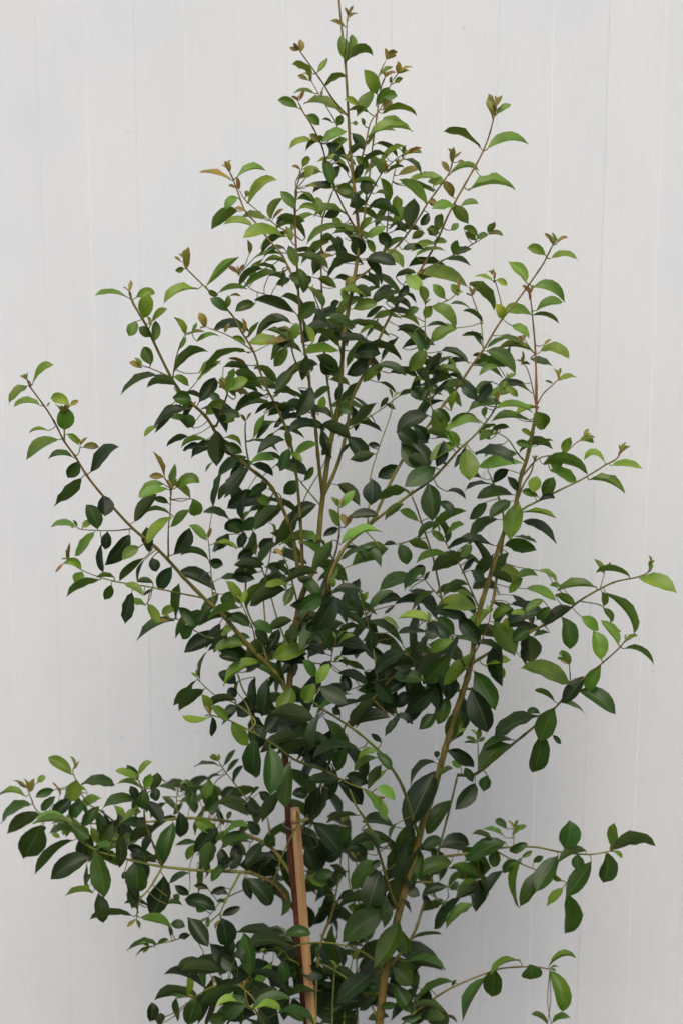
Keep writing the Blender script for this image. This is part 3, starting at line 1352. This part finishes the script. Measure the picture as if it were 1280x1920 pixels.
142 370 28 402 50 12 d
487 240 408 302 50 8 m
500 228 473 467 30 -4 g
602 283 478 458 78 0 m
682 213 570 394 86 0 m
817 195 678 257 46 16 m
775 208 770 288 60 0 m
840 243 708 412 76 6 m
702 370 620 454 46 8 k
720 400 728 612 94 0 g
912 203 895 347 102 0 m
945 195 992 227 22 4 b
505 227 560 196 26 6 g
532 158 443 202 52 6 m
697 337 648 313 24 0 g
-20 614 122 595 14 8 m
-40 725 147 762 36 20 m
497 720 343 777 28 16 g
372 755 360 887 94 0 m
337 793 206 1002 46 -10 m
545 738 548 814 94 0 m
635 747 773 702 24 26 g
640 768 702 974 88 8 g
645 1026 740 990 34 12 g
628 1026 550 978 30 10 g
-10 942 132 964 34 14 m
182 820 -20 912 30 16 m
130 990 197 1012 12 6 m
170 840 190 812 16 0 m
560 250 610 220 30 0 m
660 330 640 280 30 0 m
0 1000 140 990 50 10 m
110 300 60 310 20 0 k
100 420 140 460 20 0 m
200 340 160 380 30 0 m
"""
SC = {'B': (.110, .034, .019), 'N': (.150, .098, .030), 'O': (.150, .138, .030), 'G': (.150, .180, .034), 'R': (.20, .088, .030)}
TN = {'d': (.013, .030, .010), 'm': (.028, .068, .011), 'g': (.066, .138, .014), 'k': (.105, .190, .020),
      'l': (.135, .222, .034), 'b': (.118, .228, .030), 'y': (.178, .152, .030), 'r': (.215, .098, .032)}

shrub = empty("shrub", at(600, 2560, 0)); shrub.location.z = 0.0
tag(shrub, "tall leafy green shrub with glossy leaves and bronze young tips before the white wall", "shrub")
RT = shrub.location.copy()

class Soup:
    def __init__(s): s.v = []; s.f = []; s.c = []; s.uv = []
    def build(s, name, mat, parent, smooth=True):
        me = bpy.data.meshes.new(name)
        me.from_pydata([tuple(p) for p in s.v], [], s.f)
        ca = me.color_attributes.new("tint", 'FLOAT_COLOR', 'POINT')
        ca.data.foreach_set("color", [x for c in s.c for x in (c[0], c[1], c[2], 1.0)])
        ul = me.uv_layers.new(name="leaf_uv")
        ul.data.foreach_set("uv", [x for l in me.loops for x in s.uv[l.vertex_index]])
        if smooth: me.polygons.foreach_set("use_smooth", [True] * len(me.polygons))
        me.materials.append(mat)
        return link(name, me, parent)

def catmull(P, n):
    out = []
    for i in range(len(P) - 1):
        a = P[i - 1] if i else P[0] * 2 - P[1]
        b, c = P[i], P[i + 1]
        d = P[i + 2] if i + 2 < len(P) else P[-1] * 2 - P[-2]
        for k in range(n):
            t = k / n
            out.append(0.5 * ((2 * b) + (c - a) * t + (2 * a - 5 * b + 4 * c - d) * t * t + (3 * b - 3 * c + d - a) * t ** 3))
    out.append(P[-1].copy()); return out
def tube(s, P, rad, colr, sides=6, uvy=0.0, cap=True):
    n0 = len(s.v)
    prev = None
    for i, p in enumerate(P):
        T = (P[min(i + 1, len(P) - 1)] - P[max(i - 1, 0)])
        T = T.normalized() if T.length > 1e-9 else Vector((0, 0, 1))
        if prev is None: A = T.orthogonal().normalized()
        else:
            A = prev - T * prev.dot(T); A = A.normalized() if A.length > 1e-6 else T.orthogonal().normalized()
        prev = A; B = T.cross(A)
        for k in range(sides):
            an = 2 * math.pi * k / sides
            s.v.append(p + (A * math.cos(an) + B * math.sin(an)) * rad[i]); s.c.append(colr[i]); s.uv.append((0.5, uvy))
    for i in range(len(P) - 1):
        for k in range(sides):
            a = n0 + i * sides + k; b = n0 + i * sides + (k + 1) % sides
            s.f.append((a, b, b + sides, a + sides))
    if cap: s.f.append(tuple(n0 + (len(P) - 1) * sides + k for k in range(sides)))

def lerp3(a, b, t): return tuple(a[i] * (1 - t) + b[i] * t for i in range(3))
tips = []
stem_pts = []       # (px, py, Y, stem index)
def nearest(px, py, maxd=1e9):
    best = None; bd = maxd * maxd
    for q in stem_pts:
        d = (q[0] - px) ** 2 + (q[1] - py) ** 2
        if d < bd: bd = d; best = q
    return best, math.sqrt(bd)
for ln in STEMS.strip().splitlines():
    nm, dd, ww, cc, pts = ln.split('|')
    d0, d1 = dd.split(); w0, w1 = map(float, ww.split()); c0, c1 = cc.split()
    v = list(map(float, pts.split())); pp = [(v[i], v[i + 1]) for i in range(0, len(v), 2)]
    if d0 == 'a':
        q, _ = nearest(*pp[0]); y0 = q[2]
        y1 = float(d1) / 100
        if math.dist(pp[0], (q[0], q[1])) > 12: pp.insert(0, (q[0], q[1]))
        else: pp[0] = (q[0], q[1])
    else:
        y0 = float(d0) / 100; y1 = float(d1) / 100
    L = [0.0]
    for i in range(1, len(pp)): L.append(L[-1] + math.dist(pp[i], pp[i - 1]))
    main = nm in ('trunk', 'stem')
    P3 = []
    for i, (x, y) in enumerate(pp):
        t = L[i] / L[-1]
        Y = y0 + (y1 - y0) * (t if main else 1 - (1 - t) ** 1.6)
        P3.append(at(x, y, Y))
    n = 6 if main else 5
    Q = catmull(P3, n)
    LL = [0.0]
    for i in range(1, len(Q)): LL.append(LL[-1] + (Q[i] - Q[i - 1]).length)
    rad = []; colr = []
    ph = random.uniform(0, 6)
    for i, p in enumerate(Q):
        t = LL[i] / LL[-1]
        wpx = w0 + (w1 - w0) * (t ** (0.9 if main else 0.75))
        r = wpx * mpp(p) * (0.48 if main else 0.46)
        if not main or t > 0.5:
            seg = (LL[i] / 0.030 + ph) % 1.0
            r *= 1.0 + 0.30 * max(0, 1 - abs(seg - 0.5) * 7)
        rad.append(r)
        tt = t if main else t ** 2.6
        if c0 == 'B' and not main: tt = min(1.0, t * 3.0)
        if nm == 'trunk': tt = min(1, max(0, (t - 0.34) / 0.22))
        cb = lerp3(SC[c0], SC[c1], tt)
        if Q[i].z > 1.45: cb = lerp3(cb, (.225, .150, .045), min(0.75, (Q[i].z - 1.45) * 1.8))
        k = random.uniform(.9, 1.1); colr.append(tuple(x * k for x in cb))
    rad[-1] *= 0.5
    s = Soup(); tube(s, [q - RT for q in Q], rad, colr, 10 if main else 7)
    o = s.build(nm, M_BARK, shrub)
    if nm == 'branch' and w1 <= 3:
        (xa, ya), (xb, yb) = pp[-2], pp[-1]; l_ = math.dist(pp[-2], pp[-1]); tips.append(((xb, yb), ((xb - xa) / l_, (yb - ya) / l_), c1))
    if nm == 'trunk': o['label'] = "main upright trunk, reddish brown below and olive above"
    if nm == 'stem': o['label'] = "second upright stem, olive brown, forking to the right"
    for i, p in enumerate(Q):
        d = p - CAM; z = d.dot(FW)
        stem_pts.append((640 + d.x / z * FPX, 960 - d.dot(UP) / z * FPX, p.y, len(stem_pts)))

# ---------------------------------------------------------------- leaves
PROF = [(0.0, 0.05), (0.06, 0.22), (0.16, 0.55), (0.30, 0.87), (0.46, 1.0), (0.62, 0.99), (0.76, 0.80), (0.87, 0.48), (0.945, 0.17), (1.0, 0.0)]
CR = (-1.0, -0.52, 0.0, 0.52, 1.0)
def leaf(s, P0, Pc, P1, W, roll, top_to_cam, tint, fold, twist, wave, stalk, broad, curl):
    """one leaf blade (with its stalk) along the curve P0-Pc-P1, W metres wide"""
    view = (Pc - CAM).normalized()
    n0 = len(s.v)
    ph = random.uniform(0, 6.28); wf = random.uniform(2.0, 3.4)
    Ltot = (P1 - P0).length
    for t, wp in PROF:
        p = P0 * (1 - t) ** 2 + Pc * (2 * t * (1 - t)) + P1 * t * t
        T = ((Pc - P0) * (1 - t) + (P1 - Pc) * t); T = T.normalized() if T.length > 1e-7 else (P1 - P0).normalized()
        pd = T.cross(view); pd = pd.normalized() if pd.length > 1e-3 else T.orthogonal().normalized()
        nn = pd.cross(T).normalized()
        if nn.dot(view) > 0: nn = -nn                        # towards the viewer side
        a = roll + twist * (t - 0.5)
        wd = pd * math.cos(a) + nn * math.sin(a)
        nr = nn * math.cos(a) - pd * math.sin(a)
        if not top_to_cam: nr = -nr
        hw = W * 0.5 * (wp ** broad if wp > 0 else 0)
        for c in CR:
            q = p + wd * (c * hw * math.cos(fold)) + nr * (abs(c) * hw * math.sin(fold))
            q = q + nr * (math.sin(t * 6.28 * wf + ph + (2.1 if c < 0 else 0)) * wave * W * abs(c) ** 2 * (1 - t * 0.3))
            q = q - nr * (curl * Ltot * max(0.0, t - 0.35) ** 2 * 1.6)
            s.v.append(q - RT); s.c.append(tint); s.uv.append((c, t))
    # orient so that the face normal is nr on the top side
    i0 = n0 + 4 * 5 + 2
    fn = (s.v[i0 + 1] - s.v[i0]).cross(s.v[i0 + 5] - s.v[i0])
    flip = fn.dot(nr) < 0
    for i in range(len(PROF) - 1):
        for k in range(4):
            a = n0 + i * 5 + k
            f = (a, a + 1, a + 6, a + 5)
            s.f.append(tuple(reversed(f)) if flip else f)
    if stalk:
        P = catmull(stalk, 3)
        r = [0.00075 + 0.0002 * (1 - i / len(P)) for i in range(len(P))]
        tube(s, [q - RT for q in P], r, [lerp3(SC['G'], SC['R'], 0.35)] * len(P), 4, cap=False)

recs = []
ox = oy = 0.0; K = 500.0 / 1280.0
rnd = random.Random(11)
for ln in LEAVES.strip().splitlines():
    if ln[0] == '@':
        ox, oy = map(float, ln[1:].split()); continue
    bx, by, tx, ty, wd, bd, tn = ln.split()
    bx, by, tx, ty, wd, bd = map(float, (bx, by, tx, ty, wd, bd))
    recs.append([ox + bx * K, oy + by * K, ox + tx * K, oy + ty * K, wd * K, bd * K, tn, 0.0])
# the many smaller leaves deeper in the crown, in opposite pairs on the nearest twigs
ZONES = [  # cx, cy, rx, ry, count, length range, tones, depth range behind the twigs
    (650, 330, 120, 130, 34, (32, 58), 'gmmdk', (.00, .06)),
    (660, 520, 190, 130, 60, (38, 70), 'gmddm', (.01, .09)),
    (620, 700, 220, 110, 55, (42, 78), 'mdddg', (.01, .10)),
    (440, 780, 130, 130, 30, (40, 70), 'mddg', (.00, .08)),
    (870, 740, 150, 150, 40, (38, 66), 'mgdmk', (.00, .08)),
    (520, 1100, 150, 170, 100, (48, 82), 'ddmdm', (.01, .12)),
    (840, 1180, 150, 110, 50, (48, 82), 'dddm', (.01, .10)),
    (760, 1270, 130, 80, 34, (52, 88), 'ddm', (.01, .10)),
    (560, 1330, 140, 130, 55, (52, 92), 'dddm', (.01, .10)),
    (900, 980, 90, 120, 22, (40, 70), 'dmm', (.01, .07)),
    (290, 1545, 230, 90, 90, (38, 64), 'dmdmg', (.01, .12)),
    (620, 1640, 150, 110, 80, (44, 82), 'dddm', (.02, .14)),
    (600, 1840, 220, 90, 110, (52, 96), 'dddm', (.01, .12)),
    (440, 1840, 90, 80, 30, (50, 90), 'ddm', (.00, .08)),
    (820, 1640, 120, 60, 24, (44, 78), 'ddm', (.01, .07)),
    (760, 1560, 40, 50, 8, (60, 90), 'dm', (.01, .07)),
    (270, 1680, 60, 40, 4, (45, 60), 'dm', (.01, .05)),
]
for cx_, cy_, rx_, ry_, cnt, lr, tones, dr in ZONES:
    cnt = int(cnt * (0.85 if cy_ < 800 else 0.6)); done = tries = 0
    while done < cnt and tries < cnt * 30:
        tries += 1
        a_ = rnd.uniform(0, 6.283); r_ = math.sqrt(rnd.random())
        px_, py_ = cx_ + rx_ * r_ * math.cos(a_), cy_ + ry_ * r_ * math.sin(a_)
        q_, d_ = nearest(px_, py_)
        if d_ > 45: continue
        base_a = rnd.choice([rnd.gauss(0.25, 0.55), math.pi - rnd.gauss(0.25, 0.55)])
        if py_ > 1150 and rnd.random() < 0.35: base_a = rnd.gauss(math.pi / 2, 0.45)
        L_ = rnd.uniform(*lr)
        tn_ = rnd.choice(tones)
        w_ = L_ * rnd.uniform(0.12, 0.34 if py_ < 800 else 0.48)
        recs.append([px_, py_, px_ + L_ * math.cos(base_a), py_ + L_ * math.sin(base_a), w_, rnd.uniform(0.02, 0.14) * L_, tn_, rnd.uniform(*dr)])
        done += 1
# the unfolding bronze pair at the tip of every young shoot
for (ex_, ey_), (ux_, uy_), c_ in tips:
    ang_ = math.atan2(uy_, ux_)
    for k_ in range(2 if c_ != 'R' else 3):
        a_ = ang_ + (-1, 1, 0)[k_] * rnd.uniform(0.35, 0.75)
        L_ = rnd.uniform(12, 24) * (0.8 if k_ == 2 else 1.0)
        tn_ = rnd.choice('yyryyk' if (c_ == 'R' and ey_ < 900) else 'yykl')
        recs.append([ex_, ey_, ex_ + L_ * math.cos(a_), ey_ + L_ * math.sin(a_), L_ * rnd.uniform(.2, .4), rnd.uniform(-.1, .12) * L_, tn_, 0.001])

def make(s, r):
    bx, by, tx, ty, wd, bd, tn, dz = r
    q, dist = nearest(bx, by)
    Yb = q[2] + rnd.uniform(-0.021, 0.006) + dz
    Lpx = math.dist((bx, by), (tx, ty))
    P0 = at(bx, by, Yb); k = mpp(P0); L = Lpx * k
    young = tn in 'yr'
    bright = tn in 'lbky'
    # the blade leans towards or away from the viewer
    lean = rnd.uniform(-0.55, 0.25) if ty > by else rnd.uniform(-0.4, 0.4)
    Y1 = Yb + L * lean
    horiz = abs(tx - bx) > abs(ty - by)
    nx, ny = ((0, -1) if horiz else (1, 0))
    if abs(bd) < 0.05 * Lpx: bd += Lpx * rnd.choice((rnd.uniform(.03, .10), rnd.uniform(-.03, .06)))
    cx, cy = (bx + tx) / 2 + nx * bd * 2, (by + ty) / 2 + ny * bd * 2
    arch = L * rnd.uniform(-0.04, 0.26)
    Pc = at(cx, cy, (Yb + Y1) / 2 - arch)
    P1 = at(tx, ty, Y1)
    Lt = (P1 - P0).length
    Wapp = wd * k * (1.12 if by > 1150 else 1.04)
    full = Lt * (0.50 if not young else 0.46)
    if Wapp < full:
        cr = max(0.18, Wapp / full); W = min(full, Wapp / cr)
    else: cr = 0.97; W = Wapp
    roll = math.acos(min(0.97, cr))
    T = (P1 - P0).normalized(); view = (Pc - CAM).normalized()
    pd = T.cross(view).normalized(); nn = pd.cross(T).normalized()
    if nn.dot(view) > 0: nn = -nn
    za = (nn * math.cos(roll) - pd * math.sin(roll)).z
    zb = (nn * math.cos(roll) + pd * math.sin(roll)).z
    up_roll = roll if za > zb else -roll
    if bright or rnd.random() < 0.62: roll = up_roll; top = True
    else:
        roll = -up_roll
        top = (nn * math.cos(roll) - pd * math.sin(roll)).z > -0.15
    h = rnd.uniform(-1, 1); g = rnd.uniform(.70, 1.30)
    c = TN[tn]
    if tn in 'dmg' and by < 820:                              # leaves of the upper, younger growth are yellower
        f = min(1.0, (820 - by) / 450.0) * rnd.uniform(0.35, 0.9)
        c = lerp3(c, {'d': (.034, .064, .014), 'm': (.085, .142, .016), 'g': (.138, .195, .020)}[tn], f)
    tint = (c[0] * g * (1 + .14 * h), c[1] * g, c[2] * g * (1 - .10 * h))
    P = at(q[0], q[1], q[2])
    stalk = None
    if dist > 3:
        d = P0 - P
        tdir = (Pc - P0).normalized()
        mid = P + d * 0.5 - tdir * d.length * 0.07 - Vector((0, 0, 0.04 * d.length))
        stalk = [P, mid, P0 + tdir * 0.001] if dist < 110 else [P0 + Vector((0.0, 0.02, -0.025)), P0 + Vector((0, .008, -.008)), P0 + tdir * 0.001]
    leaf(s, P0, Pc, P1, W, roll, top, tint, R(rnd.uniform(10, 40)), rnd.uniform(-0.6, 0.6), rnd.uniform(0.0, 0.07), stalk, rnd.uniform(0.82, 1.15), rnd.uniform(-0.08, 0.20))

order = sorted(range(len(recs)), key=lambda i: -(recs[i][4] * math.dist(recs[i][0:2], recs[i][2:4])) * (0.55 if recs[i][7] > 0 else 1.0))
big = set(order[:300])
mass = Soup()
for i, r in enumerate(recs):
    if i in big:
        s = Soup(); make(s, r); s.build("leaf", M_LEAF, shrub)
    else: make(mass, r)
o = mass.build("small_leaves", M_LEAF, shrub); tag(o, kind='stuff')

# buds: tiny reddish tips at the ends of the shoots are part of the branch meshes' colour

# ---------------------------------------------------------------- bamboo stake
sb, stp = at(634, 2560, -0.020), at(553, 1517, -0.024)
stake = empty("bamboo_stake", (sb.x, sb.y, 0.0))
tag(stake, "pale bamboo stake with a flat cut top beside the shrub's reddish brown trunk", "garden stake")
ax = (stp - sb).normalized(); LS = (stp - sb).length
def ring_tube(name, prof, mat, parent, sides=20):
    bm = bmesh.new(); rings = []
    A = ax.orthogonal().normalized(); B = ax.cross(A)
    for z, r in prof:
        c = sb + ax * z - stake.location
        rings.append([bm.verts.new(c + (A * math.cos(2 * math.pi * k / sides) + B * math.sin(2 * math.pi * k / sides)) * r) for k in range(sides)])
    for a, b in zip(rings, rings[1:]):
        for k in range(sides): bm.faces.new((a[k], a[(k + 1) % sides], b[(k + 1) % sides], b[k])).smooth = True
    bm.faces.new(rings[-1]); bm.faces.new(list(reversed(rings[0])))
    me = bpy.data.meshes.new(name); bm.to_mesh(me); bm.free(); me.materials.append(mat)
    return link(name, me, parent)
RS = 0.0076
prof = []
nodes = [LS - 0.018, LS - 0.30, LS - 0.58]
nz_ = 90
for i in range(nz_ + 1):
    z = LS * i / nz_
    prof.append((z, RS * (1.03 - 0.08 * i / nz_)))
for z in nodes:
    for dz, k in ((-.006, 1.0), (-.003, 1.05), (0, 1.13), (.003, 1.04), (.006, 1.0)): prof.append((z + dz, RS * k))
prof.sort(); prof[-1] = (LS, RS * 0.93)
cane = ring_tube("cane", prof, M_CANE, stake)
for z in nodes: ring_tube("node_ring", [(z - .0030, RS * 1.02), (z - .0018, RS * 1.16), (z - .0004, RS * 1.06), (z + .0012, RS * 1.17), (z + .0024, RS * 1.02)], M_NODE, cane)
ring_tube("cut_end", [(LS - .002, RS * 0.88), (LS + .0008, RS * 0.90)], M_CUT, cane)
# a loop of green twine ties the trunk to the stake just under its top
tw = Soup(); ctr = at(551, 1546, -0.010)
for lp in range(2):
    P = [ctr + Vector((math.cos(a) * 0.0165, math.sin(a) * 0.0195 - 0.002, lp * 0.0022 + 0.0012 * math.sin(a * 2 + lp))) for a in [i * 0.3307 for i in range(20)]]
    tube(tw, [q - stake.location for q in P], [0.0008] * len(P), [(.1, .1, .05)] * len(P), 6)
tw.build("twine_tie", M_TWINE, stake)
print("leaves", len(recs), "branches", len(STEMS.strip().splitlines()))
